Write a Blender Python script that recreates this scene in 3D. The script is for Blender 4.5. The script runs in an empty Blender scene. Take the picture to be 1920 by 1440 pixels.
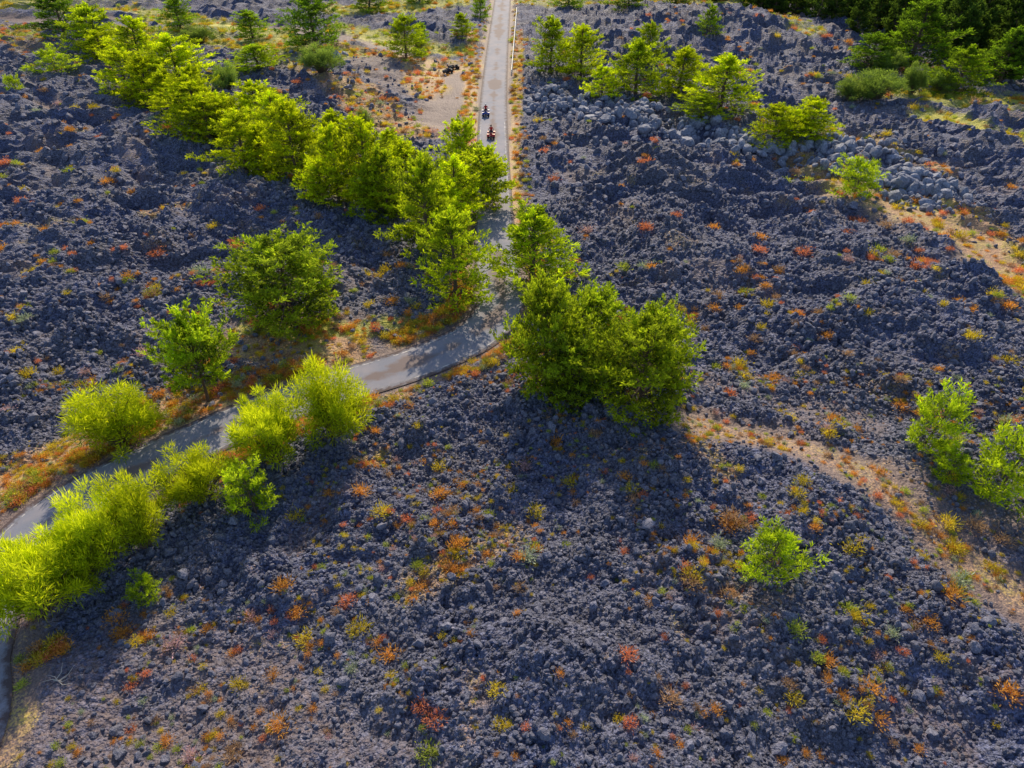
import bpy, bmesh, math, gc, numpy as np
from mathutils import Vector, Matrix
rng = np.random.default_rng(7)
scene = bpy.context.scene
CAM_H, PITCH, F = 34.0, math.radians(38), 1297.0
COL = scene.collection

# ---------------------------------------------------------------- noise
TAB = {}
def tab(seed):
    if seed not in TAB:
        r = np.random.default_rng(1000 + seed)
        TAB[seed] = (r.random((256, 256)) * 2 * np.pi, r.random((256, 256)), r.random((256, 256)), r.random((256, 256)))
    return TAB[seed]
def gn(x, y, seed=0):
    T = tab(seed)[0]
    xi = np.floor(x).astype(int); yi = np.floor(y).astype(int)
    fx = x - xi; fy = y - yi
    u = fx*fx*fx*(fx*(fx*6-15)+10); v = fy*fy*fy*(fy*(fy*6-15)+10)
    def g(a, b):
        an = T[(yi+b) & 255, (xi+a) & 255]
        return np.cos(an)*(fx-a) + np.sin(an)*(fy-b)
    return ((g(0,0)*(1-u)+g(1,0)*u)*(1-v) + (g(0,1)*(1-u)+g(1,1)*u)*v) * 1.5
def fbm(x, y, o=4, seed=0):
    s = 0; a = 1; t = 0
    for i in range(o):
        s = s + a*gn(x*2**i, y*2**i, seed+i); t += a; a *= .5
    return s/t
def worley(x, y, seed):
    _, A, B, C = tab(seed)
    xi = np.floor(x).astype(int); yi = np.floor(y).astype(int)
    best = np.full(x.shape, 9.0); hid = np.zeros(x.shape)
    for a in (-1, 0, 1):
        for b in (-1, 0, 1):
            cx = (xi+a) & 255; cy = (yi+b) & 255
            dx = xi+a+A[cy, cx]-x; dy = yi+b+B[cy, cx]-y
            d = dx*dx+dy*dy
            m = d < best
            best = np.where(m, d, best); hid = np.where(m, C[cy, cx], hid)
    return (1-np.minimum(best, 1))*.65 + hid*.5
def sst(a, b, x):
    t = np.clip((x-a)/(b-a), 0, 1); return t*t*(3-2*t)

# ---------------------------------------------------------------- survey of the site (metres)
def ground_at(u, v, z=0.0):
    t = (v-720)/F; s = (u-960)/F
    dy = math.cos(PITCH) - t*math.sin(PITCH); dz = -(math.sin(PITCH)+t*math.cos(PITCH))
    k = (z-CAM_H)/dz
    return s*k, dy*k, k          # x, y, depth
def slope(v):
    t = (v-720)/F
    return (math.sin(PITCH)+t*math.cos(PITCH))/(math.cos(PITCH)-t*math.sin(PITCH))
def catmull(P, n=14):
    P = np.array(P, float); P = np.vstack([2*P[0]-P[1], P, 2*P[-1]-P[-2]])
    out = []
    for i in range(1, len(P)-2):
        for k in range(n):
            t = k/n
            out.append(.5*((2*P[i])+(-P[i-1]+P[i+1])*t+(2*P[i-1]-5*P[i]+4*P[i+1]-P[i+2])*t*t+(-P[i-1]+3*P[i]-3*P[i+1]+P[i+2])*t**3))
    out.append(P[-2]); return np.array(out)
def line(px, n=4):
    return catmull([ground_at(u, v)[:2] for u, v in px], n)

road_px = [(943,-4),(932,100),(925,200),(924,300),(926,400),(930,470),(936,520),(941,555),(930,590),(893,628),(835,658),(765,685),(690,708),(620,728),(550,752),(450,790),(380,822),(300,858),(200,908),(100,968),(20,1050),(-38,1150),(-75,1260),(-100,1420)]
rp = [ground_at(u, v)[:2] for u, v in road_px]
rp = [(rp[0][0]+3, 600), (rp[0][0]+1.5, 380)] + rp + [(-25.5, 4), (-24, -30), (-22, -90)]
ROAD = catmull(rp, 14)
HW = 2.3

RX0, RY0, RES, NX, NY = -170., -30., .5, 680, 700
gx, gy = np.meshgrid(RX0+np.arange(NX)*RES, RY0+np.arange(NY)*RES)
def dist_raster(L):
    D = np.full(gx.shape, 1e9)
    for a, b in zip(L[:-1], L[1:]):
        ab = b-a; l2 = max(ab@ab, 1e-9)
        t = np.clip(((gx-a[0])*ab[0]+(gy-a[1])*ab[1])/l2, 0, 1)
        D = np.minimum(D, (gx-a[0]-t*ab[0])**2+(gy-a[1]-t*ab[1])**2)
    return np.sqrt(D)
def samp(R, x, y):
    fx = np.clip((x-RX0)/RES, 0, NX-1.001); fy = np.clip((y-RY0)/RES, 0, NY-1.001)
    i = fx.astype(int); j = fy.astype(int); a = fx-i; b = fy-j
    return (R[j,i]*(1-a)+R[j,i+1]*a)*(1-b)+(R[j+1,i]*(1-a)+R[j+1,i+1]*a)*b
RD = dist_raster(ROAD)
ZN = fbm(gx/5, gy/5, 3, 31)
def zone(lst):
    M = np.zeros(gx.shape)
    for px, r, s in lst:
        D = dist_raster(line(px, 3))
        D = D + 1.6*min(r/3, 1.6)*ZN
        M = np.maximum(M, s*sst(r*1.5, r*.4, D))
    return M
SOIL = zone([([(-150,40),(100,42),(300,42),(520,55),(640,72),(760,98),(860,145),(905,175)],3.4,1),
             ([(835,130),(860,180),(850,225)],8,1), ([(560,120),(700,120),(800,170)],7,.7),
             ([(1290,805),(1430,832),(1560,880),(1680,960),(1800,1050),(1960,1150)],2.4,1),
             ([(1600,370),(1760,430),(1860,490),(1990,580)],4.5,1),
             ([(470,640),(640,640)],4,.9),([(-60,960),(60,890),(250,790),(400,765)],3,.9),
             ([(60,1300),(200,1380),(420,1440)],4,.6),([(250,1180),(450,1250)],2.5,.55),([(500,1330),(760,1440)],2.5,.5),
             ([(1330,720),(1500,770),(1620,800)],2.0,.6),([(1180,840),(1330,900),(1500,1040)],1.0,.4),
             ([(1500,180),(1620,200)],6,.4),([(1600,900),(1750,960),(1900,1010)],2.5,.7)])
DRY = zone([([(660,170),(700,215),(760,250)],4.5,1),([(790,120),(800,170)],4,.9),([(640,95),(760,110),(880,125)],3.5,1),([(560,130),(640,180)],3,.7),
            ([(1480,310),(1600,370),(1760,430),(1860,490),(1990,590)],3.2,.75),([(1750,400),(1850,450),(1930,540)],4.5,.75),([(1450,260),(1600,275),(1740,320)],3,.8),
            ([(1310,812),(1450,840),(1580,890),(1700,975),(1820,1060),(1960,1150)],1.3,.5),([(1290,860),(1350,920)],.9,.6),
            ([(470,655),(640,655)],3,.8),([(-60,950),(60,880),(250,785),(400,755)],2.4,.8),([(400,735),(520,700)],1.5,.8),([(680,770),(760,740)],1.0,.8),
            ([(780,1110),(870,1065),(960,1010)],1.3,.65),([(670,880),(720,860)],.8,.8),([(0,1440),(20,1290)],1.0,.5),
            ([(1380,690),(1440,720)],1,.5),([(20,60),(60,100)],5,.5),([(280,410),(370,405)],1.2,.7),([(20,440),(160,440)],1.5,.5),([(80,260),(140,250)],2,.6),
            ([(975,60),(970,200),(963,330),(968,420)],.9,1),([(885,60),(880,180),(888,280)],1.2,.9)])
GREEN = zone([([(-100,22),(100,24),(240,26),(420,50),(560,80)],4.5,1),([(250,60),(420,78),(560,100),(640,110)],5,1),([(0,70),(60,60)],4,.8),([(640,55),(780,88),(860,95)],4,1),([(1740,215),(1830,245),(1960,275)],3,1),
              ([(1650,170),(1800,190),(2000,190)],6,.9),([(1420,20),(1500,90)],5,.6),([(640,20),(840,10)],8,.9),([(1000,5),(1400,12)],7,.7),
              ([(470,625),(680,625),(790,610)],1.3,.8),([(1690,380),(1740,400)],2,.6),([(380,50),(560,130)],4,.6)])
FIELD = np.maximum.reduce([SOIL, .55*DRY, .8*GREEN])
MOUNDS = [(1180,850,6.,1.5),(1500,1000,7,1.2),(1000,1230,5,.8),(760,1000,4,.7),(1250,330,7,2.0),(1130,250,9,1.6),(1600,330,8,1.0),(1700,620,9,1.4),(1350,480,8,1.3),
          (1300,75,22,4.5),(1480,80,12,2.5),(620,170,5,1.6),(430,380,7,1.3),(120,480,8,1.2),(250,300,9,1.6),(90,200,10,1.6),(640,1150,4,.8),(1150,580,5,1.0),(1250,680,3,.7),(1330,250,7,1.5)]
MW = [(ground_at(u, v)[0], ground_at(u, v)[1], r, a) for u, v, r, a in MOUNDS]
def height1(x, y, fine=True):
    d = samp(RD, x, y); far = np.hypot(x, y)
    d = np.where(y > 318, np.abs(x), d)
    lava = sst(2.6, 8.0, d)
    rough = sst(2.5, 4.2, d)*(1-.93*np.clip(samp(FIELD, x, y), 0, 1))
    wx = x + 4*fbm(x/15, y/15, 2, 5); wy = y + 6*fbm(x/14, y/14, 3, 9)
    big = 1.5*fbm(x/26, y/20, 3, 1)
    near = .28+.95*sst(42, 75, y+6*fbm(x/20, y/20, 2, 55))
    ridge = .75*(1-np.abs(gn(wx/17, wy/5.5, 12))*2.6) * sst(8, 18, d)*near
    ridge2 = .45*(1-np.abs(gn(wx/7+.2*wy, wy/2.8, 14))*2.6) * sst(5, 12, d)*near
    m = 0
    for mx, my, r, a in MW:
        m = m + a*np.exp(-((x-mx)**2+(y-my)**2)/(r*r))
    z = lava*(big+ridge*rough+ridge2*rough+m)
    if fine:
        gain = (.40+1.25*np.clip(.5+1.3*fbm(x/6,y/6,3,50),0,1))
        z = z + rough*(.50*fbm(x/3.1, y/3.1, 4, 20)*lava + gain*(.45*worley(x/1.25+.3*gn(x,y,3), y/1.25, 22)
                       + .36*worley(x/.62, y/.62, 23) + .25*worley(x/.36, y/.36, 24)) - .45)
        z = z + (1-rough)*sst(2.5,3.5,d)*.06*fbm(x/.6, y/.6, 2, 26)
    z = z + sst(300, 900, far)*fbm(x/300, y/300, 3, 40)*25
    return z - .05
def height(x, y, fine=True):
    x = np.asarray(x, float); y = np.asarray(y, float); out = np.empty(x.shape)
    for i in range(0, len(x), 60000): out[i:i+60000] = height1(x[i:i+60000], y[i:i+60000], fine)
    return out
def place(u, v):
    z = 0.
    for _ in range(5):
        x, y, k = ground_at(u, v, z)
        z = float(height(np.array([x]), np.array([y]), False)[0])
    return x, y, z

# ---------------------------------------------------------------- mesh helpers
def mesh_quads(name, V, Q, mats, midx=None, attrs=None, smooth=False):
    me = bpy.data.meshes.new(name)
    V = np.asarray(V, np.float32); Q = np.asarray(Q, np.int32)
    me.vertices.add(len(V)); me.vertices.foreach_set('co', V.ravel())
    me.loops.add(Q.size); me.loops.foreach_set('vertex_index', Q.ravel())
    me.polygons.add(len(Q)); me.polygons.foreach_set('loop_start', np.arange(0, Q.size, 4, dtype=np.int32))
    if midx is not None: me.polygons.foreach_set('material_index', np.asarray(midx, np.int32))
    me.polygons.foreach_set('use_smooth', np.full(len(Q), smooth))
    for m in mats: me.materials.append(m)
    for k, a in (attrs or {}).items():
        at = me.attributes.new(k, 'FLOAT', 'POINT'); at.data.foreach_set('value', np.asarray(a, np.float32))
    me.update(calc_edges=True)
    return me
def add(name, me, loc=(0,0,0), rot=(0,0,0), scale=(1,1,1), parent=None):
    o = bpy.data.objects.new(name, me); o.location = loc; o.rotation_euler = rot; o.scale = scale
    COL.objects.link(o)
    if parent: o.parent = parent
    return o
def tube(P, R, n=6):
    P = np.asarray(P, float); V = []; Q = []
    for i, p in enumerate(P):
        d = P[min(i+1, len(P)-1)]-P[max(i-1, 0)]; d = d/(np.linalg.norm(d)+1e-9)
        a = np.cross(d, [0, 0, 1.]) if abs(d[2]) < .9 else np.cross(d, [1., 0, 0]); a /= np.linalg.norm(a); b = np.cross(d, a)
        for k in range(n):
            t = 2*np.pi*k/n; V.append(p+R[i]*(a*np.cos(t)+b*np.sin(t)))
    for i in range(len(P)-1):
        for k in range(n):
            Q.append([i*n+k, i*n+(k+1) % n, (i+1)*n+(k+1) % n, (i+1)*n+k])
    return np.array(V), np.array(Q)
def blades(P, D, L, W, r):
    D = D/(np.linalg.norm(D, axis=1, keepdims=True)+1e-9)
    S = np.cross(D, r.normal(size=D.shape)); S /= (np.linalg.norm(S, axis=1, keepdims=True)+1e-9)
    L = L[:, None]; W = W[:, None]
    V = np.stack([P, P+D*L*.5+S*W, P+D*L, P+D*L*.5-S*W], 1).reshape(-1, 3)
    return V, np.arange(len(V)).reshape(-1, 4)
class Build:
    def __init__(s): s.V=[]; s.Q=[]; s.M=[]; s.T=[]; s.n=0
    def put(s, V, Q, m, tint):
        s.V.append(V); s.Q.append(Q+s.n); s.M.append(np.full(len(Q), m)); s.T.append(np.full(len(V), tint) if np.isscalar(tint) else tint); s.n += len(V)
    def mesh(s, name, mats): return mesh_quads(name, np.vstack(s.V), np.vstack(s.Q), mats, np.concatenate(s.M), {'tint': np.concatenate(s.T)})

# ---------------------------------------------------------------- materials
def mat(name):
    m = bpy.data.materials.new(name); m.use_nodes = True
    return m, m.node_tree.nodes, m.node_tree.links
def node(ns, t, **k):
    n = ns.new(t)
    for a, b in k.items():
        if a.startswith('i_'): n.inputs[a[2:].replace('_', ' ')].default_value = b
        else: setattr(n, a, b)
    return n
def mixc(ns, ls, fac, a, b, blend='MIX'):
    n = ns.new('ShaderNodeMix'); n.data_type = 'RGBA'; n.blend_type = blend
    for s, v in ((n.inputs[0], fac), (n.inputs[6], a), (n.inputs[7], b)):
        if isinstance(v, (int, float)): s.default_value = v
        elif isinstance(v, tuple): s.default_value = v+(1,) if len(v) == 3 else v
        else: ls.new(v, s)
    return n.outputs[2]
def ramp(ns, ls, src, a, b, c=0., d=1.):
    n = ns.new('ShaderNodeMapRange'); n.inputs[1].default_value = a; n.inputs[2].default_value = b; n.inputs[3].default_value = c; n.inputs[4].default_value = d
    ls.new(src, n.inputs[0]); return n.outputs[0]
def noise(ns, ls, scale, detail=4, co=None, rough=.6):
    n = ns.new('ShaderNodeTexNoise'); n.inputs['Scale'].default_value = scale; n.inputs['Detail'].default_value = detail; n.inputs['Roughness'].default_value = rough
    if co is not None: ls.new(co, n.inputs['Vector'])
    return n.outputs['Fac']
def math2(ns, ls, op, a, b, c=None):
    n = ns.new('ShaderNodeMath'); n.operation = op
    for i, v in enumerate((a, b, c)):
        if v is None: continue
        if isinstance(v, (int, float)): n.inputs[i].default_value = v
        else: ls.new(v, n.inputs[i])
    return n.outputs[0]
def simple(name, col, rough=.6, metal=0., var=.15, scale=20):
    m, ns, ls = mat(name); p = ns['Principled BSDF']
    co = ns.new('ShaderNodeTexCoord').outputs['Object']
    f = noise(ns, ls, scale, 3, co)
    c = mixc(ns, ls, f, tuple(x*(1-var) for x in col), tuple(min(1, x*(1+var)) for x in col))
    ls.new(c, p.inputs['Base Color']); p.inputs['Roughness'].default_value = rough; p.inputs['Metallic'].default_value = metal
    return m
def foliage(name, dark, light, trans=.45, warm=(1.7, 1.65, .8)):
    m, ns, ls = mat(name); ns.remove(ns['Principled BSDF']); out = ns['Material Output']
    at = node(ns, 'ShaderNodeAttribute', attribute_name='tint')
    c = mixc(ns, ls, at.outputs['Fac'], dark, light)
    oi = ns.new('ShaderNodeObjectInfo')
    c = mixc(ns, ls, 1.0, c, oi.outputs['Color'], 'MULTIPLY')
    hs = ns.new('ShaderNodeHueSaturation')
    ls.new(ramp(ns, ls, oi.outputs['Random'], 0, 1, .82, 1.2), hs.inputs['Value']); ls.new(c, hs.inputs['Color'])
    d = node(ns, 'ShaderNodeBsdfDiffuse')
    t = ns.new('ShaderNodeBsdfTranslucent'); mx = ns.new('ShaderNodeMixShader'); mx.inputs[0].default_value = trans
    ls.new(hs.outputs[0], d.inputs['Color'])
    c2 = mixc(ns, ls, 1.0, hs.outputs[0], warm, 'MULTIPLY')
    ls.new(c2, t.inputs['Color'])
    ls.new(d.outputs[0], mx.inputs[1]); ls.new(t.outputs[0], mx.inputs[2]); ls.new(mx.outputs[0], out.inputs[0])
    return m
BARK = simple('bark', (.13, .09, .07), .9, 0, .4, 8)
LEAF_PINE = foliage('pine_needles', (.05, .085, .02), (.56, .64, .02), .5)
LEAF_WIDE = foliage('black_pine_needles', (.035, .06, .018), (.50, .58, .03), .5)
LEAF_SHADED = foliage('pine_needles_shaded', (.022, .05, .018), (.10, .17, .03), .4)  # darkened needle colour stands in for the shade inside the dense wood
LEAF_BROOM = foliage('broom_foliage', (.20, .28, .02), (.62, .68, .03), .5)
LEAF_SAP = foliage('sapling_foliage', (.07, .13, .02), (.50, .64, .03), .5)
W2 = (1.5, 1.4, .9)
SH = [foliage('shrub_orange', (.40, .19, .05), (.85, .46, .12), .4, W2), foliage('shrub_red', (.44, .15, .09), (.80, .34, .20), .4, W2),
      foliage('shrub_yellow', (.38, .30, .04), (.80, .68, .07), .4, W2), foliage('shrub_green', (.20, .28, .06), (.55, .62, .10), .4, W2),
      foliage('shrub_brown', (.28, .18, .12), (.56, .38, .25), .3, W2), foliage('shrub_pink', (.30, .25, .22), (.75, .48, .62), .35, W2),
      foliage('shrub_sage', (.24, .30, .22), (.52, .60, .45), .3, W2)]
def stones(ns, ls, co, scale):
    v = ns.new('ShaderNodeTexVoronoi'); v.inputs['Scale'].default_value = scale; ls.new(co, v.inputs['Vector'])
    s = ns.new('ShaderNodeSeparateColor'); ls.new(v.outputs['Color'], s.inputs[0])
    return v.outputs['Distance'], s.outputs[0]
def lava_material():
    m, ns, ls = mat('lava_ground'); p = ns['Principled BSDF']
    co = ns.new('ShaderNodeTexCoord').outputs['Object']
    n1 = noise(ns, ls, 1.3, 4, co, .7); n2 = noise(ns, ls, .09, 2, co); n3 = noise(ns, ls, 7, 3, co, .78); n4 = noise(ns, ls, .5, 3, co, .7)
    dA, rA = stones(ns, ls, co, 3.4); dB, rB = stones(ns, ls, co, 8.5)
    c = mixc(ns, ls, ramp(ns, ls, n3, .32, .72), (.034, .040, .078), (.235, .245, .345))
    tone = math2(ns, ls, 'ADD', ramp(ns, ls, rA, 0, 1, .55, 1.15), ramp(ns, ls, rB, 0, 1, -.3, .7))
    cc = ns.new('ShaderNodeCombineColor')
    for i in range(3): ls.new(tone, cc.inputs[i])
    c = mixc(ns, ls, 1., c, cc.outputs[0], 'MULTIPLY')
    c = mixc(ns, ls, ramp(ns, ls, n1, .55, .8, 0, .5), c, (.17, .145, .18))
    c = mixc(ns, ls, ramp(ns, ls, n2, .40, .62), c, mixc(ns, ls, 1., c, (.82, .92, 1.16), 'MULTIPLY'))
    def att(nm): return node(ns, 'ShaderNodeAttribute', attribute_name=nm).outputs['Fac']
    def fac(a, nz, k=.9): return ramp(ns, ls, math2(ns, ls, 'ADD', math2(ns, ls, 'MULTIPLY_ADD', nz, k, -k/2), a), .3, .8)
    soil = mixc(ns, ls, ramp(ns, ls, n3, .3, .7), (.11, .08, .085), (.26, .195, .19))
    c = mixc(ns, ls, fac(att('soil'), n1), c, soil)
    dry = mixc(ns, ls, ramp(ns, ls, n3, .3, .7), (.28, .15, .09), (.60, .38, .22))
    dry = mixc(ns, ls, ramp(ns, ls, n4, .45, .65), dry, (.46, .36, .09))
    c = mixc(ns, ls, fac(att('dry'), n3, 2.4), c, dry)
    gr = mixc(ns, ls, ramp(ns, ls, n4, .35, .65), (.22, .27, .05), (.62, .56, .08))
    c = mixc(ns, ls, fac(att('green'), n1, 1.3), c, gr)
    ls.new(c, p.inputs['Base Color']); p.inputs['Roughness'].default_value = .7; p.inputs['Specular IOR Level'].default_value = .5
    h = math2(ns, ls, 'ADD', math2(ns, ls, 'MULTIPLY', dA, -1.6), math2(ns, ls, 'MULTIPLY', dB, -.8)); h = math2(ns, ls, 'ADD', h, math2(ns, ls, 'MULTIPLY', n3, .8))
    fade = math2(ns, ls, 'SUBTRACT', 1.0, math2(ns, ls, 'MULTIPLY', att('soil'), .8)); h = math2(ns, ls, 'MULTIPLY', h, fade)
    b = node(ns, 'ShaderNodeBump', i_Strength=1.0, i_Distance=.18); ls.new(h, b.inputs['Height']); ls.new(b.outputs[0], p.inputs['Normal'])
    return m
def rock_material(name, a, b2, k=1.5):
    m, ns, ls = mat(name); p = ns['Principled BSDF']
    co = ns.new('ShaderNodeTexCoord').outputs['Object']; oi = ns.new('ShaderNodeObjectInfo')
    n = noise(ns, ls, 3, 3, co, .75)
    c = mixc(ns, ls, ramp(ns, ls, n, .3, .7), a, b2)
    c = mixc(ns, ls, ramp(ns, ls, oi.outputs['Random'], 0, 1.3), c, mixc(ns, ls, 1., c, (k*1.02, k, k*.98), 'MULTIPLY'))
    ls.new(c, p.inputs['Base Color']); p.inputs['Roughness'].default_value = .7
    bb = node(ns, 'ShaderNodeBump', i_Strength=.8, i_Distance=.15); ls.new(n, bb.inputs['Height']); ls.new(bb.outputs[0], p.inputs['Normal'])
    return m
LAVA = lava_material()
ROCK = rock_material('lava_rock', (.040, .047, .082), (.22, .23, .32), 1.8)
BLOCK = rock_material('basalt_block', (.08, .095, .15), (.27, .30, .40))

# ---------------------------------------------------------------- quad bikes and riders
M_RED = simple('red_plastic', (.55, .03, .03), .35); M_BLK = simple('black_rubber', (.02, .02, .022), .8); M_DK = simple('dark_metal', (.06, .06, .07), .45, .6)
M_BLUE = simple('blue_plastic', (.03, .07, .35), .35); M_SKIN = simple('skin', (.5, .3, .22), .6, 0, .05); M_WH = simple('white_plastic', (.75, .75, .75), .3); M_JEAN = simple('jeans', (.05, .07, .14), .8); M_SEAT = simple('seat_vinyl', (.03, .03, .03), .6)
M_BLKP = simple('black_plastic', (.03, .03, .035), .35); M_GLASS = simple('headlight_glass', (.8, .8, .75), .1)
def lathe_x(prof, n=20):
    V = []; Q = []
    for j in range(n):
        t = 2*math.pi*j/n
        for xx, rr in prof: V.append([xx, rr*math.cos(t), rr*math.sin(t)])
    k = len(prof)
    for j in range(n):
        for i in range(k-1): Q.append([j*k+i, j*k+i+1, ((j+1) % n)*k+i+1, ((j+1) % n)*k+i])
    return np.array(V), np.array(Q)
def loft(secs):
    V = []; Q = []; n = 8
    for y_, w, z0, z1 in secs:
        c = (z0+z1)/2; h = (z1-z0)/2
        for a, b in [(-1,-.6),(-.7,-1),(.7,-1),(1,-.6),(1,.6),(.7,1),(-.7,1),(-1,.6)]: V.append([a*w, y_, c+b*h])
    for i in range(len(secs)-1):
        for j in range(n): Q.append([i*n+j, i*n+(j+1) % n, (i+1)*n+(j+1) % n, (i+1)*n+j])
    for b in (0, (len(secs)-1)*n): Q += [[b, b+1, b+2, b+3], [b, b+3, b+4, b+7], [b+4, b+5, b+6, b+7]]
    return np.array(V), np.array(Q)
def quad(loc, rz, body):
    e = bpy.data.objects.new('quad_bike', None); COL.objects.link(e); e.location = loc; e.rotation_euler = (0, 0, rz)
    def part(nm, lst, m, sm=False):
        b = Build()
        for V, Qq in lst: b.put(V, Qq, 0, 0.)
        me = b.mesh(nm, [m]); add(nm, me, parent=e)
    tyre = [(-.13,.13),(-.13,.22),(-.10,.27),(-.04,.29),(.04,.29),(.10,.27),(.13,.22),(.13,.13)]
    tv, tq = lathe_x(tyre); hv, hq = lathe_x([(-.08,.0),(-.08,.08),(-.05,.135),(.05,.135),(.08,.08),(.08,.0)])
    pos = [(-.42,.62),(.42,.62),(-.42,-.62),(.42,-.62)]
    for i, (px0, py0) in enumerate(pos):
        part('wheel_%d' % (i+1), [(tv+np.array([px0, py0, .29]), tq)], M_BLK); part('hub_%d' % (i+1), [(hv+np.array([px0, py0, .29]), hq)], M_DK)
    part('chassis', [loft([(-.75,.16,.3,.5),(-.3,.2,.25,.6),(.3,.2,.25,.6),(.8,.14,.32,.5)])]+[tube([[-.42,yy,.29],[.42,yy,.29]],[.035,.035],8) for yy in (-.62,.62)], M_DK)
    part('bodywork', [loft([(.1,.15,.6,.78),(.35,.2,.58,.88),(.7,.22,.5,.82),(.95,.12,.48,.68)]), loft([(-.95,.22,.62,.7),(-.6,.24,.6,.76),(-.3,.14,.58,.74)])], body)
    fen = []
    for sx in (-1, 1):
        for yc in (.62, -.62):
            V = []; Qq = []
            for j in range(9):
                t = math.pi*(.12+.76*j/8)
                for xx in (.2, .58): V.append([sx*xx, yc+.4*math.cos(t), .34+.38*math.sin(t)]); V.append([sx*xx, yc+.4*math.cos(t), .31+.38*math.sin(t)])
            for j in range(8):
                a = j*4; Qq += [[a, a+2, a+6, a+4], [a+1, a+5, a+7, a+3], [a+2, a+3, a+7, a+6], [a, a+4, a+5, a+1]]
            fen.append((np.array(V), np.array(Qq)))
    part('fenders', fen, body)
    part('seat', [loft([(-.72,.14,.74,.84),(-.4,.17,.72,.86),(0,.14,.72,.84),(.2,.09,.74,.84)])], M_SEAT)
    part('handlebar', [tube([[-.4,.28,1.06],[-.2,.4,1.0],[.2,.4,1.0],[.4,.28,1.06]],[.022]*4,6), tube([[0,.55,.7],[0,.4,1.02]],[.03,.03],6)], M_DK)
    part('racks', [tube([[-.3,yy,zz_],[.3,yy,zz_]],[.015,.015],5) for yy, zz_ in ((.6,.9),(.72,.9),(.84,.9),(-.6,.84),(-.74,.84),(-.88,.84))]+[tube([[xx,.6,.9],[xx,.84,.9]],[.015]*2,5) for xx in (-.3,.3)]+[tube([[xx,-.6,.84],[xx,-.88,.84]],[.015]*2,5) for xx in (-.3,.3)], M_DK)
    part('headlights', [loft([(.90,.05,.56,.64),(.965,.04,.57,.63)])], M_GLASS)
    return e
BODY = {}
def body_mesh(shirt):
    if shirt.name in BODY: return BODY[shirt.name]
    J = {'pel':(0,-.25,.93,.15),'sp':(0,-.2,1.15,.14),'ch':(0,-.1,1.38,.17),'nk':(0,-.04,1.52,.06),'hd':(0,.0,1.64,.095),'ht':(0,0,1.74,.08)}
    E = [('pel','sp'),('sp','ch'),('ch','nk'),('nk','hd'),('hd','ht')]
    for s_, sx in (('l',-1),('r',1)):
        J.update({'sh'+s_:(sx*.2,-.08,1.42,.07),'el'+s_:(sx*.36,.1,1.2,.048),'wr'+s_:(sx*.37,.26,1.09,.03),'hn'+s_:(sx*.36,.32,1.085,.035),
                  'hp'+s_:(sx*.12,-.2,.9,.1),'kn'+s_:(sx*.3,.22,.86,.065),'an'+s_:(sx*.33,.12,.44,.045),'to'+s_:(sx*.34,.3,.37,.04)})
        E += [('ch','sh'+s_),('sh'+s_,'el'+s_),('el'+s_,'wr'+s_),('wr'+s_,'hn'+s_),('pel','hp'+s_),('hp'+s_,'kn'+s_),('kn'+s_,'an'+s_),('an'+s_,'to'+s_)]
        for q in range(4):
            nm = 'f%d%s' % (q, s_); o = (q-1.5)*.02
            J[nm+'a'] = (sx*.36+o*1.1,.365,1.085,.010); J[nm+'b'] = (sx*.36+o*1.1,.385,1.055+.004*abs(q-1),.009); J[nm+'c'] = (sx*.36+o*1.1,.36,1.035,.008)
            E += [('hn'+s_,nm+'a'),(nm+'a',nm+'b'),(nm+'b',nm+'c')]
        J['t'+s_] = (sx*.31,.34,1.06,.011); E.append(('hn'+s_,'t'+s_))
    ks = list(J); me = bpy.data.meshes.new('body'); me.from_pydata([J[k_][:3] for k_ in ks], [(ks.index(a), ks.index(b)) for a, b in E], []); me.update()
    o = add('body', me); md = o.modifiers.new('skin', 'SKIN'); md.use_smooth_shade = True
    if not me.skin_vertices:
        bpy.context.view_layer.objects.active = o; bpy.ops.object.modifier_remove(modifier='skin'); bpy.ops.object.modifier_add(type='SKIN')
    for i_, k_ in enumerate(ks): me.skin_vertices[0].data[i_].radius = (J[k_][3], J[k_][3]); me.skin_vertices[0].data[i_].use_root = (k_ == 'pel')
    sb = o.modifiers.new('sub', 'SUBSURF'); sb.levels = 1; sb.render_levels = 1
    bpy.context.view_layer.update(); dg = bpy.context.evaluated_depsgraph_get(); m2 = bpy.data.meshes.new_from_object(o.evaluated_get(dg)); bpy.data.objects.remove(o)
    m2.materials.clear()
    for mm in (shirt, M_JEAN, M_SKIN, M_BLK): m2.materials.append(mm)
    for p_ in m2.polygons:
        c = p_.center
        p_.material_index = 3 if c.z < .45 else 1 if (c.z < .98 and abs(c.x) < .45) else 2 if (c.z > 1.5 or c.y > .02 and c.z < 1.25) else 0
    BODY[shirt.name] = m2
    return m2
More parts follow.
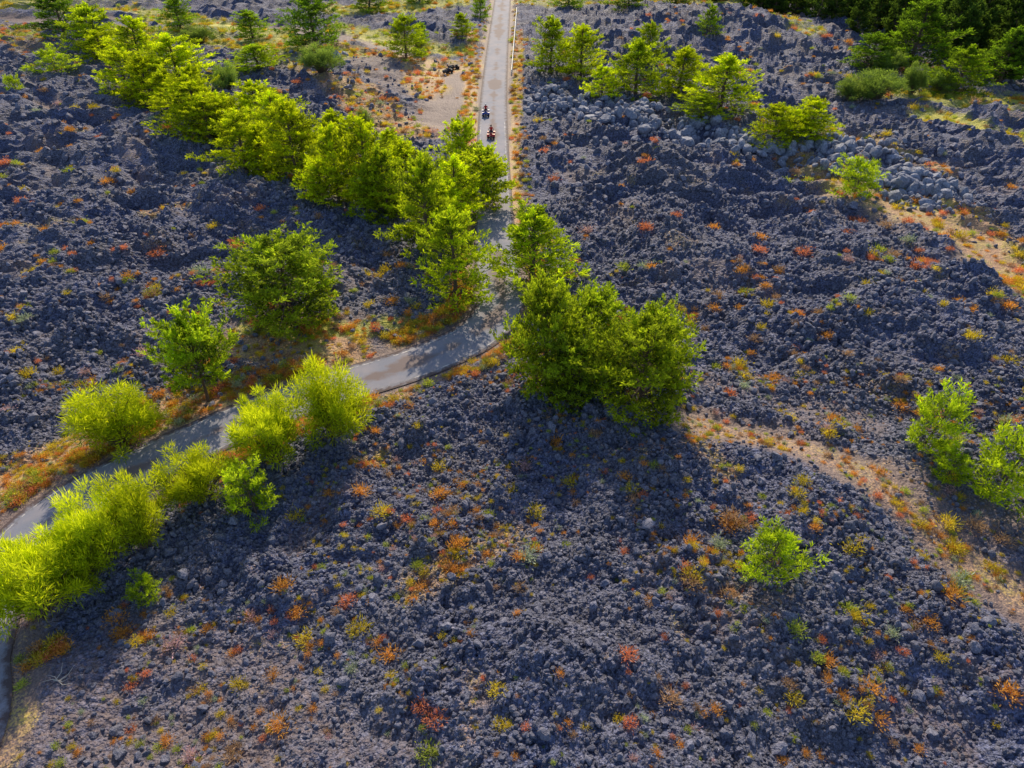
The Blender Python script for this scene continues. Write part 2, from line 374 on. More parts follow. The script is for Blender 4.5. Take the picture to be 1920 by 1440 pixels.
def rider(loc, rz, shirt, helm):
    m2 = body_mesh(shirt)
    e = bpy.data.objects.new('quad_bike_rider', None); COL.objects.link(e); e.location = loc; e.rotation_euler = (0, 0, rz)
    add('body', m2, parent=e)
    bm = bmesh.new(); bmesh.ops.create_uvsphere(bm, u_segments=20, v_segments=12, radius=.145)
    dl = [v for v in bm.verts if v.co.z < -.09 or (v.co.y > .07 and -.12 < v.co.z < .035)]
    bmesh.ops.delete(bm, geom=dl, context='VERTS'); hm = bpy.data.meshes.new('helmet'); bm.to_mesh(hm); bm.free(); hm.materials.append(helm)
    add('helmet', hm, (0, 0, 1.69), (0, 0, 0), (.95, 1.08, 1), e)
    b = Build()
    for xx in (-.035, .035): V, Qq = lathe_x([(-.012,0),(-.006,.011),(.006,.011),(.012,0)], 8); b.put(V+np.array([xx,.1,1.67]), Qq, 0, 0.)
    add('eyes', b.mesh('eyes', [M_BLK]), parent=e)
    b = Build(); V, Qq = tube([[0,.095,1.67],[0,.125,1.635]], [.008,.016], 6); b.put(V, Qq, 0, 0.); V, Qq = tube([[-.025,.1,1.605],[.025,.1,1.605]], [.007,.007], 5); b.put(V, Qq, 0, 0.)
    add('nose_and_mouth', b.mesh('nose_and_mouth', [M_SKIN]), parent=e)
    return e
for u, v, rz, bc, sc_, hc in [(911, 217, math.pi+.05, M_BLUE, M_RED, M_WH), (921, 258, math.pi-.03, M_RED, M_RED, M_BLK)]:
    gx_, gy_, _ = ground_at(u, v); quad((gx_, gy_, .022), rz, bc); rider((gx_, gy_, .022), rz, sc_, hc)
for u, v, rz, rd in [(840, 138, 2.4, 1), (852, 130, 2.0, 0)]:
    a_, b_, z_ = place(u, v); z_ = float(height(np.array([a_]), np.array([b_]))[0])+.03; quad((a_, b_, z_), rz, M_BLKP)
    if rd: rider((a_, b_, z_), rz, M_BLKP, M_WH)

# ---------------------------------------------------------------- terrain
def growing(a, b, s, r, cap=60):
    out = [a]
    while out[-1] < b: out.append(out[-1]+s); s = min(s*r, cap)
    return out
xs = list(np.arange(-38, 38, .17)); xp = growing(38, 165, .19, 1.014); xp2 = growing(xp[-1]+3, 2500, 4, 1.25, 300)
xr = xp+xp2; X = np.array([-v for v in reversed(xr)] + xs[1:] + xr)
ys = [-2500,-1800,-1200,-800,-500,-300,-200,-120,-80,-50,-30,-15,-5,2,6,9]
ys += list(np.arange(11, 56, .15)); yf = growing(56.1, 260, .17, 1.008); ys += yf + growing(yf[-1]+3, 3000, 5, 1.2, 300)
Y = np.array(ys)
MX, MY = np.meshgrid(X, Y); fx, fy = MX.ravel(), MY.ravel()
Z = height(fx, fy)
nx, ny = len(X), len(Y)
idx = np.arange(nx*ny, dtype=np.int32).reshape(ny, nx)
Q = np.stack([idx[:-1,:-1], idx[:-1,1:], idx[1:,1:], idx[1:,:-1]], -1).reshape(-1, 4)
d_all = samp(RD, fx, fy)
soil = np.maximum(samp(SOIL, fx, fy), sst(5.0, 2.6, d_all+1.5*fbm(fx/3, fy/3, 2, 60)))
dry = np.maximum(samp(DRY, fx, fy), .62*sst(4.6, 3.4, d_all)*sst(2.3, 2.9, d_all)*sst(-.1,.25,fbm(fx/6, fy/6, 2, 61)))
dry = np.maximum(dry, .42*sst(.2, .5, fbm(fx/5, fy/4, 3, 62))*sst(5,9,d_all))
soil = np.maximum(soil, .55*sst(.12, .4, fbm(fx/9, fy/7, 3, 64)))
green = samp(GREEN, fx, fy)
far = sst(210, 260, np.hypot(fx, fy)); green = np.maximum(green, far*.9)
g = mesh_quads('ground', np.stack([fx, fy, Z], 1), Q, [LAVA], None, {'soil': soil, 'dry': dry, 'green': green}, False)
add('lava_field_ground', g)
del MX, MY, fx, fy, Z, Q, idx, soil, dry, green, far, d_all; gc.collect()

# ---------------------------------------------------------------- road
def strip(name, L, offs, z, m, us=None):
    T = np.gradient(L, axis=0); T /= np.linalg.norm(T, axis=1, keepdims=True); Nn = np.stack([-T[:,1], T[:,0]], 1)
    k = len(offs); V = np.stack([np.concatenate([L+Nn*o, np.full((len(L),1), z)], 1) for o in offs], 1).reshape(-1, 3)
    ii = np.arange(len(L)*k).reshape(len(L), k)
    Q = np.stack([ii[:-1,:-1], ii[1:,:-1], ii[1:,1:], ii[:-1,1:]], -1).reshape(-1, 4)[:, ::-1]
    ac = np.tile(np.array(offs)/HW, len(L))
    me = mesh_quads(name, V, Q, [m], None, {'across': ac}); return add(name, me)
def road_mat():
    m, ns, ls = mat('worn_asphalt'); p = ns['Principled BSDF']
    co = ns.new('ShaderNodeTexCoord').outputs['Object']
    n1 = noise(ns, ls, .35, 5, co, .65); n2 = noise(ns, ls, 12, 4, co, .8); n3 = noise(ns, ls, 1.6, 5, co, .7); n4 = noise(ns, ls, .12, 3, co, .6)
    c = mixc(ns, ls, n2, (.16, .175, .24), (.26, .28, .36))
    c = mixc(ns, ls, ramp(ns, ls, n1, .4, .65), c, (.29, .28, .33))
    ac = node(ns, 'ShaderNodeAttribute', attribute_name='across').outputs['Fac']
    ab = math2(ns, ls, 'ABSOLUTE', ac, 0.)
    s = math2(ns, ls, 'MULTIPLY_ADD', n3, .8, ab)
    c = mixc(ns, ls, ramp(ns, ls, s, 1.16, 1.34), c, (.095, .07, .075))
    # cinders drifted between the wheel tracks
    tr = math2(ns, ls, 'SUBTRACT', math2(ns, ls, 'MULTIPLY', n1, 1.3), ab); tr = math2(ns, ls, 'ADD', tr, math2(ns, ls, 'MULTIPLY_ADD', n4, 2.4, -1.2))
    c = mixc(ns, ls, ramp(ns, ls, tr, .35, .6, 0, .8), c, (.17, .125, .12))
    ls.new(c, p.inputs['Base Color']); p.inputs['Roughness'].default_value = .75; p.inputs['Specular IOR Level'].default_value = .28
    b = node(ns, 'ShaderNodeBump', i_Strength=.3, i_Distance=.02); ls.new(n2, b.inputs['Height']); ls.new(b.outputs[0], p.inputs['Normal'])
    return m
ASPH = road_mat()
strip('asphalt_road', ROAD, [-HW, -1.5, -.7, 0, .7, 1.5, HW], 0.02, ASPH)
def paint_mat():
    m, ns, ls = mat('worn_white_paint'); p = ns['Principled BSDF']
    co = ns.new('ShaderNodeTexCoord').outputs['Object']
    n1 = noise(ns, ls, 1.2, 5, co, .75)
    c = mixc(ns, ls, ramp(ns, ls, n1, .46, .62), (.20, .21, .26), (.68, .66, .66)); ls.new(c, p.inputs['Base Color']); p.inputs['Roughness'].default_value = .8
    return m
PAINT = paint_mat()
strip('road_edge_line', ROAD[60:-60], [1.78, 1.88], .026, PAINT)
strip('road_edge_line', ROAD[60:-60], [-1.88, -1.78], .026, PAINT)

WHITE = simple('white_metal', (.75, .75, .73), .5, 0, .08)
gr = bpy.data.objects.new('guard_rail', None); COL.objects.link(gr)
A = np.array(ground_at(969, 20)[:2]); B = np.array(ground_at(959, 140)[:2]); nL = 28
bb = Build()
pts = np.array([A+(B-A)*i/nL for i in range(nL+1)])
zz = height(pts[:,0], pts[:,1], False)
V, Qq = tube(np.column_stack([pts, zz+.85]), [.07]*(nL+1), 6); bb.put(V, Qq, 0, 0.)
V, Qq = tube(np.column_stack([pts, zz+.45]), [.05]*(nL+1), 6); bb.put(V, Qq, 0, 0.)
add('rails', bb.mesh('rails', [WHITE]), parent=gr)
bb = Build()
for p_, z_ in zip(pts, zz):
    V, Qq = tube([[p_[0]+.12, p_[1], z_-.2], [p_[0]+.12, p_[1], z_+.95]], [.06, .06], 6); bb.put(V, Qq, 0, 0.)
add('posts', bb.mesh('posts', [WHITE]), parent=gr)

# ---------------------------------------------------------------- trees
def pine(seed, H=9., R=3., shape='cone', nb=74, needles=8, nl=.34, nw=.05, leaf=LEAF_PINE, dens=1.9, start=.05, lob=.7):
    # limbs -> side twigs -> upturned needle tufts, kept apart so the crown has gaps; hollow shade is also put into the tint, beside yellower tips
    r = np.random.default_rng(seed); B = Build()
    tz = np.linspace(0, 1, 9); wob = np.cumsum(r.normal(0, .02*H/9*1.6, (9, 2)), 0); wob[0] = 0
    TP = np.column_stack([wob, tz*H*.95]); V, Qv = tube(TP, .17*H/9*(1-tz*.9)+.015, 8); B.put(V, Qv, 0, 0.)
    lop = r.random(4)*6.28
    P = []; D = []; T = []
    for b in range(nb):
        t = start+(1-start-.05)*((b+r.random())/nb)**.95
        if shape == 'cone': pr = max(0, 1-t)**.5*min(1, (t+.12)/.3)**.5*1.12
        elif shape == 'round': pr = math.sqrt(max(0, 1-((t-.42)/.6)**2))
        else: pr = math.sqrt(max(0, 1-((t-.55)/.5)**2))
        az = b*2.399+r.normal(0, .35)
        lobe = 1+lob*float(gn(np.array([1.5*math.cos(az)+seed*3.1]), np.array([1.5*math.sin(az)+t*4]), 77)[0])
        L = max(.4, R*pr*r.uniform(.62, 1.08)*lobe)
        el = math.radians(-4+54*t**1.6+r.normal(0, 9))
        d = np.array([math.cos(az)*math.cos(el), math.sin(az)*math.cos(el), math.sin(el)])
        base = np.array([np.interp(t, tz, TP[:,0]), np.interp(t, tz, TP[:,1]), t*H*.9])
        f = lambda s: base+d*L*s+np.array([0, 0, .22*L*s*s])
        s5 = np.linspace(0, 1, 5)
        V, Qv = tube([f(s) for s in s5], .045*H/9*(1-.5*t)*(1-.85*s5)+.006, 4); B.put(V, Qv, 0, 0.)
        bt = r.uniform(-.28, .28)
        ns_ = int(4+L*dens)
        for k in range(ns_):
            s = .25+.77*(k+r.random())/ns_; s = min(s, 1)
            a2 = az+(1 if k % 2 else -1)*r.uniform(.4, 1.25); e2 = el+r.uniform(.05, .7)
            dd = np.array([math.cos(a2)*math.cos(e2), math.sin(a2)*math.cos(e2), math.sin(e2)])
            l = (.36*L*(1.2-s)+.25)*r.uniform(.7, 1.25)
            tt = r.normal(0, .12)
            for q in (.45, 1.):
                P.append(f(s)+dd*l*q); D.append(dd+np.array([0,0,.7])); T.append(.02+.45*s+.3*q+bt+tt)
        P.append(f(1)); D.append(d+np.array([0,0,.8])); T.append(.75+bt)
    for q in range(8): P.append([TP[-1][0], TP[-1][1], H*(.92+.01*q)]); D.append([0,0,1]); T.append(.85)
    P = np.array(P); D = np.array(D); T = np.array(T); D /= np.linalg.norm(D, axis=1, keepdims=True)
    n = needles; N = len(P)*n
    along_t = r.random((N, 1))
    PP = np.repeat(P, n, 0)+np.repeat(D, n, 0)*(along_t-.4)*.25+r.normal(0, .04, (N, 3)); DD = np.repeat(D, n, 0)*.75+r.normal(0, .5, (N, 3))
    V, Qv = blades(PP, DD, nl*r.uniform(.7, 1.25, N), nw*r.uniform(.7, 1.3, N), r)
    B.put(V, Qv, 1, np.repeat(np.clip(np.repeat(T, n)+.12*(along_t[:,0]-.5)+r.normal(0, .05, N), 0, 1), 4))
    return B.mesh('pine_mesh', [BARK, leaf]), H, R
def broom(seed, H=3.6, R=2.5, leaf=LEAF_BROOM, nc=75, per=150, lw=.02, ll=.34):
    r = np.random.default_rng(seed); B = Build(); P = []; D = []; T = []
    off = r.normal(0, .35, (4, 2))
    for c in range(nc):
        az = r.random()*6.283; ph = math.acos(r.random()**.75); rr = r.uniform(.35, .98)*(1+.3*math.sin(2*az+off[0,0]*9)*math.sin(3*ph+off[1,1]*9))
        cc = np.array([math.cos(az)*math.sin(ph)*R*rr, math.sin(az)*math.sin(ph)*R*rr, H*.30+math.cos(ph)*H*.62*rr]) + r.normal(0, .15, 3)
        cc[2] = max(cc[2], .35)
        mid = cc*np.array([.45, .45, .6]); b0 = np.array([r.normal(0, .12), r.normal(0, .12), -.1])
        V, Qv = tube([b0, mid, cc], [.05, .03, .01], 4); B.put(V, Qv, 0, 0.)
        o = cc/np.linalg.norm(cc); k = int(per*r.uniform(.5, 1.4)); sp = r.uniform(.2, .42)
        q = r.normal(0, 1, (k, 3)); q /= np.linalg.norm(q, axis=1, keepdims=True); q *= r.random((k, 1))**.5
        P.append(cc+q*sp*1.5*np.array([1, 1, .75])); D.append(q*.9+o*.25+np.array([0,0,.25])+r.normal(0, .45, (k, 3)))
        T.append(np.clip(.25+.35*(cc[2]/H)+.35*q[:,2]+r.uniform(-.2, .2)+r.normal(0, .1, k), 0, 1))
    P = np.vstack(P); D = np.vstack(D); T = np.concatenate(T); P[:,2] = np.maximum(P[:,2], .1)
    V, Qv = blades(P, D, ll*r.uniform(.5, 1.3, len(P)), lw*r.uniform(.7, 1.4, len(P)), r)
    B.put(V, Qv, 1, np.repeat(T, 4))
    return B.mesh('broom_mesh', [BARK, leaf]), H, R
PINES = [pine(i+1) for i in range(5)]
WIDE = [pine(20+i, H=9, R=4.4, shape='round', nb=120, dens=1.7, nl=.38, nw=.058, leaf=LEAF_WIDE, lob=.5) for i in range(3)]
ROUND = [pine(30, H=8, R=3.2, shape='round', nb=90, nl=.26, nw=.08, leaf=LEAF_SAP, dens=2.2)]
SAPS = [pine(40+i, H=3.2, R=1.6, shape='round', nb=34, nl=.26, nw=.03, leaf=LEAF_SAP, dens=3.2, start=.03, lob=.8) for i in range(3)]
UMB = [pine(50, H=6.5, R=3, shape='umb', nb=90, nl=.30, nw=.05, start=.30, leaf=LEAF_WIDE, lob=.4)]
SHADED_PINES = [pine(60+i, H=11, R=3.4, leaf=LEAF_SHADED, nb=60, nl=.55, nw=.12, needles=5, dens=1.6) for i in range(2)]
BROOMS = [broom(70+i) for i in range(3)]

def tree(kind, name, u0, u1, v0, v1, col=(1,1,1), shift=.6, ww=1.0, hh=1.0):
    u = (u0+u1)/2
    x, y, z = place(u, v1); k = y*math.cos(PITCH)+(CAM_H-z)*math.sin(PITCH)
    R = (u1-u0)/2*k/F*ww; y2 = y+shift*R; z2 = z
    for _ in range(3):
        h = max(CAM_H-z2-y2*slope(v0), R*.6)
        km = y2*math.cos(PITCH)+(CAM_H-z2-.5*h)*math.sin(PITCH)      # depth of the middle of the crown
        x2 = (u-960)/F*km; R = (u1-u0)/2*km/F*ww
        z2 = float(height(np.array([x2]), np.array([y2]), False)[0])
    pr = kind[int(rng.integers(len(kind)))]
    o = add(name, pr[0], (x2, y2, z2-.05), (rng.normal(0, .03), rng.normal(0, .03), rng.random()*6.283), (R/pr[2]*1.02, R/pr[2]*1.02, h*hh/pr[1]))
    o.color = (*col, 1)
    return o
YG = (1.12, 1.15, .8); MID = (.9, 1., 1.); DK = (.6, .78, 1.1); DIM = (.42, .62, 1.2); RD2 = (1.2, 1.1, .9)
T = [ # u0,u1,v0,v1
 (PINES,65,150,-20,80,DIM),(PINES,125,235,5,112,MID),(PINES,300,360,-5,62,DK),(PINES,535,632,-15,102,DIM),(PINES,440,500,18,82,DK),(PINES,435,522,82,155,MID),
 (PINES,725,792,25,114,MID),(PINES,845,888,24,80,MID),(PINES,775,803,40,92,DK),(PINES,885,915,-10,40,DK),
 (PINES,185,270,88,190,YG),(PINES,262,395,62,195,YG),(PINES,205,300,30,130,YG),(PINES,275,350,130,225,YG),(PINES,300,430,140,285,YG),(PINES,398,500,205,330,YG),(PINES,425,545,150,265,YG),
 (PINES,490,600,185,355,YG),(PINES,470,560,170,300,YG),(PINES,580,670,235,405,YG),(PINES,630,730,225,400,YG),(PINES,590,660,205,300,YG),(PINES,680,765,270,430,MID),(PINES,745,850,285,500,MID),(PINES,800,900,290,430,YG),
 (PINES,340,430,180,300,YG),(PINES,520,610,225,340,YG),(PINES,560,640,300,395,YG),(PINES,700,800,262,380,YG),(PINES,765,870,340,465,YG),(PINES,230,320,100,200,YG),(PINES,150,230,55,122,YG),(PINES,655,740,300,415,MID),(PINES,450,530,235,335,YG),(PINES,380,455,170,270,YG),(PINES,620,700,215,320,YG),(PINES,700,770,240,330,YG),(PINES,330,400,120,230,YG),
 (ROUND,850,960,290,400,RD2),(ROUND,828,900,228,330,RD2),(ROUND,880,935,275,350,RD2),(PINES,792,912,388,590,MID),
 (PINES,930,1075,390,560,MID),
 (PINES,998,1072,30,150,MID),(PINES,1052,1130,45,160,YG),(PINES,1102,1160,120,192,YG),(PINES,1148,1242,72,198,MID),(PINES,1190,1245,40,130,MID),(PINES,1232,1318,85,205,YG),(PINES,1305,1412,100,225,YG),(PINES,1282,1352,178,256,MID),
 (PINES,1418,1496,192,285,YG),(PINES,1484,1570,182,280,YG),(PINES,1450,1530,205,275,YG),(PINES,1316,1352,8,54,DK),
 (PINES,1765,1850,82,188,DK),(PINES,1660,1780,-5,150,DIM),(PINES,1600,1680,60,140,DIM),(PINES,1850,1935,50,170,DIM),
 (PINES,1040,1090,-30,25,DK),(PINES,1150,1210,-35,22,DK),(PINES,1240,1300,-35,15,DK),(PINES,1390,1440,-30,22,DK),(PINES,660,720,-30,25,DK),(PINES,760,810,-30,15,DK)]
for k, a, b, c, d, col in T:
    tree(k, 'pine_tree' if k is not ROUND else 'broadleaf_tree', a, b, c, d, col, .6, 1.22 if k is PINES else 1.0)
for a, b, c, d, col in [(412,648,445,645,(.78,.88,1.1)),(945,1108,535,765,(.9,1.,1.)),(1100,1318,600,815,(.95,1.05,1.)),(1050,1190,540,710,(.85,.98,1.)),(1000,1160,625,790,(.8,.92,1.)),(1170,1285,575,710,(1,1.1,1))]:
    tree(WIDE, 'pine_tree', a, b, c, d, col, .7, .98, .93)
tree(UMB, 'pine_tree', 298, 437, 615, 752, (.95,1.1,1.), .0, 1.02, 1.0)
for a, b, c, d in [(1700,1800,748,856),(1750,1822,854,916),(1825,1960,835,962),(1398,1506,1004,1103),(424,512,884,984),(245,300,1092,1140),(64,138,98,142),(14,46,146,180),(1570,1650,308,376)]:
    tree(SAPS, 'pine_sapling', a, b, c, d, (1,1,.9))
for a, b, c, d in [(125,288,738,865),(545,684,690,852),(430,570,748,895),(302,430,842,965),(195,312,895,1060),(112,235,920,1085),(35,150,1000,1130),(-40,130,1030,1195),(95,215,985,1110)]:
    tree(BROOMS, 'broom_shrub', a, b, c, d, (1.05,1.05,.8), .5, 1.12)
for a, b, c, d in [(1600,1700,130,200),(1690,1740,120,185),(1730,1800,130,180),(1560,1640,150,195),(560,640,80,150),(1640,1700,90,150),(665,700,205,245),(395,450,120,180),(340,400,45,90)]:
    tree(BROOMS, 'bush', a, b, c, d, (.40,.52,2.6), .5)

# ---------------------------------------------------------------- scattering
def scatter(name, protos, P, S, R=None, I=None):
    c = bpy.data.collections.new(name+'_parts')
    for i, me in enumerate(protos):
        o = bpy.data.objects.new('%s_part_%02d' % (name, i), me); c.objects.link(o)
    n = len(P); me = bpy.data.meshes.new(name); me.vertices.add(n); me.vertices.foreach_set('co', np.asarray(P, np.float32).ravel())
    if R is None: R = np.column_stack([rng.normal(0, .08, n), rng.normal(0, .08, n), rng.random(n)*6.283])
    if I is None: I = rng.integers(0, len(protos), n)
    a = me.attributes.new('rot', 'FLOAT_VECTOR', 'POINT'); a.data.foreach_set('vector', np.asarray(R, np.float32).ravel())
    a = me.attributes.new('scl', 'FLOAT_VECTOR', 'POINT'); a.data.foreach_set('vector', np.asarray(S, np.float32).ravel())
    a = me.attributes.new('idx', 'INT', 'POINT'); a.data.foreach_set('value', np.asarray(I, np.int32))
    o = add(name, me)
    ng = bpy.data.node_groups.new(name+'_nodes', 'GeometryNodeTree')
    ng.interface.new_socket('Geometry', in_out='INPUT', socket_type='NodeSocketGeometry'); ng.interface.new_socket('Geometry', in_out='OUTPUT', socket_type='NodeSocketGeometry')
    N = ng.nodes; Lk = ng.links
    gi = N.new('NodeGroupInput'); go = N.new('NodeGroupOutput'); ip = N.new('GeometryNodeInstanceOnPoints'); ci = N.new('GeometryNodeCollectionInfo')
    ci.inputs['Collection'].default_value = c; ci.inputs['Separate Children'].default_value = True; ci.inputs['Reset Children'].default_value = True
    def na(nm, ty):
        q = N.new('GeometryNodeInputNamedAttribute'); q.data_type = ty; q.inputs['Name'].default_value = nm; return q.outputs['Attribute']
    Lk.new(gi.outputs[0], ip.inputs['Points']); Lk.new(ci.outputs[0], ip.inputs['Instance']); ip.inputs['Pick Instance'].default_value = True
    Lk.new(na('idx', 'INT'), ip.inputs['Instance Index']); Lk.new(na('rot', 'FLOAT_VECTOR'), ip.inputs['Rotation']); Lk.new(na('scl', 'FLOAT_VECTOR'), ip.inputs['Scale'])
    Lk.new(ip.outputs[0], go.inputs[0])
    md = o.modifiers.new('scatter', 'NODES'); md.node_group = ng
    return o
def rockmesh(seed, m, sub=2, rough=.35):
    bm = bmesh.new(); bmesh.ops.create_icosphere(bm, subdivisions=sub, radius=1)
    r = np.random.default_rng(seed); sc = r.uniform(.7, 1.2, 3)
    planes = r.normal(size=(7, 3)); planes /= np.linalg.norm(planes, axis=1, keepdims=True); off = r.uniform(.5, .85, 7)
    for v in bm.verts:
        p = np.array(v.co)
        for n_, o_ in zip(planes, off):
            dd = p@n_-o_
            if dd > 0: p = p-n_*dd
        p = p*(1+r.normal(0, rough*.3))*sc
        v.co = Vector(p)
    me = bpy.data.meshes.new('rock'); bm.to_mesh(me); bm.free(); me.materials.append(m); return me
ROCKS = [rockmesh(i, ROCK) for i in range(7)]; BLOCKS = [rockmesh(50+i, BLOCK, 2, .1) for i in range(5)]
def in_view(n, y0, y1):
    # triangular spread of points over the part of the field in front of the viewpoint
    y = np.sqrt(rng.uniform(y0**2, y1**2, n)); x = rng.uniform(-1, 1, n)*(y*.75+12)
    return x, y
allx = []; ally = []; alls = []
for n, y0, y1, s0, s1 in [(38000, 11, 45, .06, .18), (15000, 40, 80, .12, .32), (6000, 75, 150, .2, .55), (2000, 12, 60, .18, .38)]:
    x, y = in_view(n, y0, y1); d = samp(RD, x, y); f = samp(FIELD, x, y)
    k = (d > 2.9+rng.random(len(x))*1.2) & (rng.random(len(x)) > f*.93) & (rng.random(len(x)) < .35+1.3*np.clip(.5+fbm(x/4, y/4, 3, 70), 0, 1)) & (rng.random(len(x)) < sst(2.5, 7, d)+.15)
    x, y = x[k], y[k]; allx.append(x); ally.append(y); alls.append(s0+(s1-s0)*rng.random(len(x))**2.2)
x = np.concatenate(allx); y = np.concatenate(ally); s = np.concatenate(alls)
scatter('lava_rubble', ROCKS, np.column_stack([x, y, height(x, y)+s*.25]), np.repeat(s[:,None], 3, 1)*rng.uniform(.75, 1.25, (len(s), 3)), rng.random((len(s), 3))*6.28)
def along(px, r, n):
    L = line(px, 8); i = rng.integers(0, len(L), n); return L[i, 0]+rng.normal(0, r, n), L[i, 1]+rng.normal(0, r, n)
bx = []; by = []
for px, r, n in [([(1010,190),(1100,225),(1200,255),(1290,285)],2.4,700),([(1290,285),(1400,290),(1480,300)],2.0,350),([(1500,300),(1600,330),(1700,360),(1745,390)],2.6,650),([(1000,180),(1150,215),(1300,240)],2.4,150),([(1560,300),(1700,290)],2.5,120),([(600,110),(640,150)],4,60)]:
    a, b = along(px, r, n); bx.append(a); by.append(b)
x = np.concatenate(bx); y = np.concatenate(by); k = samp(RD, x, y) > 5; x = x[k]; y = y[k]; s = .2+.7*rng.random(len(x))**2.4
scatter('basalt_boulders', BLOCKS, np.column_stack([x, y, height(x, y)+s*.4]), np.repeat(s[:,None], 3, 1)*rng.uniform(.6, 1.35, (len(s), 3)), rng.random((len(s), 3))*6.28)

def shrub(seed, m, n=220, up=.35, h=1.):
    r = np.random.default_rng(seed); B = Build()
    c = r.normal(0, .24, (n, 3)); c[:,2] = np.abs(c[:,2])*.9
    D = r.normal(0, .6, (n, 3)); D[:,2] = np.abs(D[:,2])*.8+up; D[:,:2] += c[:,:2]*1.5
    V, Qv = blades(c, D, h*r.uniform(.15, .38, n), r.uniform(.018, .038, n), r); B.put(V, Qv, 0, np.repeat(np.clip(r.normal(.5, .25, n), 0, 1), 4))
    return B.mesh('shrub_mesh', [m])
SHM = [shrub(100+i, m) for i, m in enumerate(SH)]
def shrubs(n, y0, y1, s0, s1, w, thr, zn=None, zt=.3):
    x, y = in_view(n, y0, y1); d = samp(RD, x, y)
    k = d > 2.7
    if zn is not None: k &= samp(zn, x, y) > zt
    else: k &= fbm(x/7, y/6, 3, 80)+rng.normal(0, .22, n) > thr
    x, y = x[k], y[k]; s = s0+(s1-s0)*rng.random(len(x))**2
    w = np.array(w, float); w /= w.sum()
    return x, y, s, rng.choice(len(SHM), len(x), p=w)
parts = [shrubs(4200, 11, 62, .4, 1.1, [6,2,4.5,2.2,2.6,.9,1.1], .2),
         shrubs(7500, 11, 45, .15, .42, [4,1.3,5,3.4,3,.4,1.8], .03),
         shrubs(4600, 50, 170, .45, 1.4, [5,3,2.8,2.4,1.2,.2,.8], .2),
         shrubs(9000, 11, 60, .2, .6, [4,1,4,2,2,0,.2], 0, DRY, .3),
         shrubs(12000, 50, 180, .35, 1.1, [5,1.6,3.5,1.4,1.5,0,.3], 0, DRY, .35),
         shrubs(9000, 60, 215, .5, 1.4, [.8,.1,4,4,.8,0,.8], 0, GREEN, .35)]
i = rng.integers(30, len(ROAD)-50, 2400); Tn = np.gradient(ROAD, axis=0); Tn /= np.linalg.norm(Tn, axis=1, keepdims=True)
off = rng.choice([-1, 1], 2400)*rng.uniform(2.9, 4.8, 2400); vx = ROAD[i,0]-Tn[i,1]*off; vy = ROAD[i,1]+Tn[i,0]*off
k = fbm(vx/5, vy/5, 2, 90) > -.15; k &= samp(RD, vx, vy) > 2.6
parts.append((vx[k], vy[k], .3+.5*rng.random(k.sum()), rng.choice(7, k.sum(), p=[.28,.08,.30,.20,.10,0,.04])))
x = np.concatenate([p[0] for p in parts]); y = np.concatenate([p[1] for p in parts]); s = np.concatenate([p[2] for p in parts]); I = np.concatenate([p[3] for p in parts])
scatter('wild_shrubs', SHM, np.column_stack([x, y, height(x, y)-.02]), np.column_stack([s, s, s*rng.uniform(.7, 1.2, len(s))]), None, I)

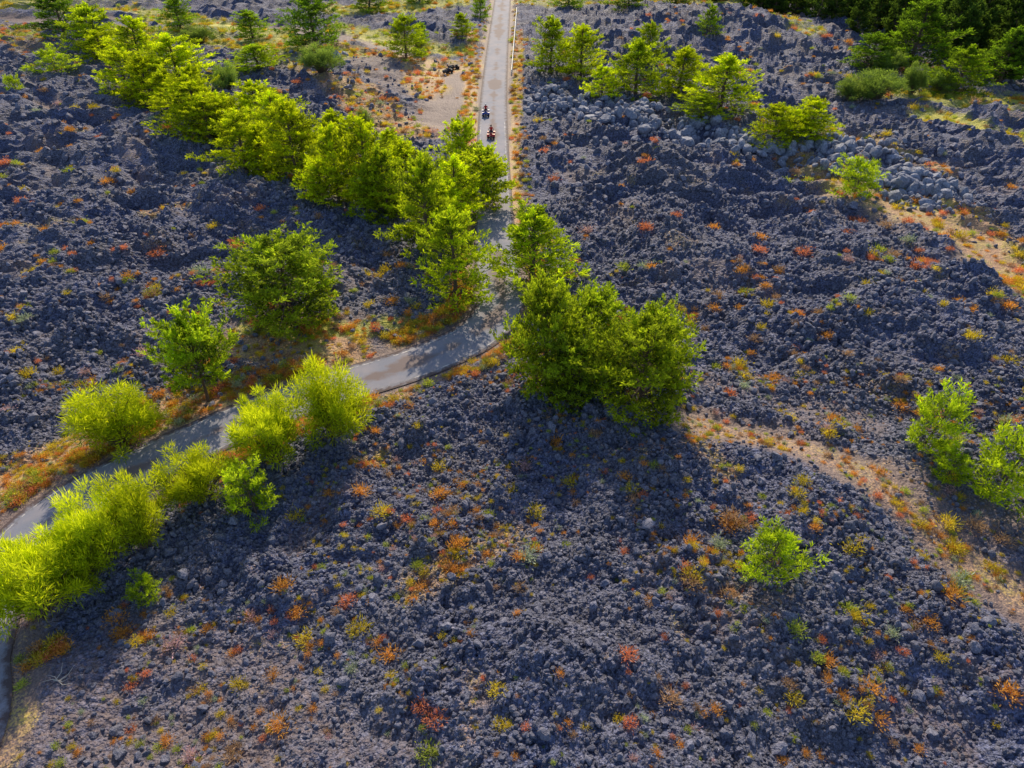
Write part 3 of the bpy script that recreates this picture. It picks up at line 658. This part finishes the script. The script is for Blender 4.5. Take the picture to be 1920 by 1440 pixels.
# distant wood, its shade put into the needle colour
fx2 = rng.uniform(40, 260, 1600); fy2 = rng.uniform(115, 330, 1600)
k = np.where(fx2 < 88, fy2 > 128+(88-fx2)*2.5, fy2 > 128-(fx2-88)*.2); fx2 = fx2[k]; fy2 = fy2[k]
f3 = rng.uniform(-260, 260, 700); f4 = rng.uniform(232, 400, 700); k = np.abs(f3) > 7; f3 = f3[k]; f4 = f4[k]
cells = {}; keep = []
for ax, ay in zip(np.concatenate([fx2, f3]), np.concatenate([fy2, f4])):
    c = (int(ax//4.8), int(ay//4.8))
    if c in cells: continue
    cells[c] = 1; keep.append((ax, ay))
K = np.array(keep); s = rng.uniform(.7, 1.15, len(K))
scatter('distant_pine_forest', [d[0] for d in SHADED_PINES], np.column_stack([K, height(K[:,0], K[:,1], False)-.1]), np.column_stack([s, s, s*rng.uniform(.85, 1.15, len(K))]))

bb = Build(); bx_, by_, bz_ = place(112, 1280); r = np.random.default_rng(3)
for j in range(7):
    a = r.uniform(-.6, 3.6); L_ = r.uniform(.5, 1.1); p0 = np.array([r.normal(0, .1), r.normal(0, .1), .25])
    V, Qq = tube([p0, p0+np.array([math.cos(a), math.sin(a), .3])*L_*.5, p0+np.array([math.cos(a+.3), math.sin(a+.3), .35])*L_], [.03, .02, .006], 5); bb.put(V, Qq, 0, 0.)
add('dead_branch', bb.mesh('dead_branch', [simple('dry_wood', (.45, .42, .40), .8)]), (bx_, by_, bz_))

# ---------------------------------------------------------------- light, sky, camera
SUN_EL, SUN_AZ = math.radians(37), math.radians(-3)
w = bpy.data.worlds.new('World'); scene.world = w; w.use_nodes = True; wn = w.node_tree.nodes
sky = wn.new('ShaderNodeTexSky'); sky.sky_type = 'NISHITA'; sky.sun_disc = False; sky.sun_elevation = SUN_EL; sky.sun_rotation = -SUN_AZ
w.node_tree.links.new(sky.outputs[0], wn['Background'].inputs[0]); wn['Background'].inputs[1].default_value = .15
sl = bpy.data.lights.new('sun', 'SUN'); sl.energy = 4.7; sl.angle = math.radians(.8); sl.color = (1, .83, .58)
so = bpy.data.objects.new('sun', sl); COL.objects.link(so)
sd = Vector((-math.sin(SUN_AZ)*math.cos(SUN_EL), math.cos(SUN_AZ)*math.cos(SUN_EL), math.sin(SUN_EL)))
so.rotation_euler = sd.to_track_quat('Z', 'Y').to_euler()
cd = bpy.data.cameras.new('camera'); cam = bpy.data.objects.new('camera', cd); COL.objects.link(cam)
cam.location = (0, 0, CAM_H); cam.rotation_euler = (math.pi/2-PITCH, 0, 0); cd.sensor_width = 36; cd.lens = 36*F/1920; cd.clip_end = 6000; cd.clip_start = .5
scene.camera = cam
scene.view_settings.view_transform = 'Standard'; scene.view_settings.look = 'None'; scene.view_settings.exposure = 0
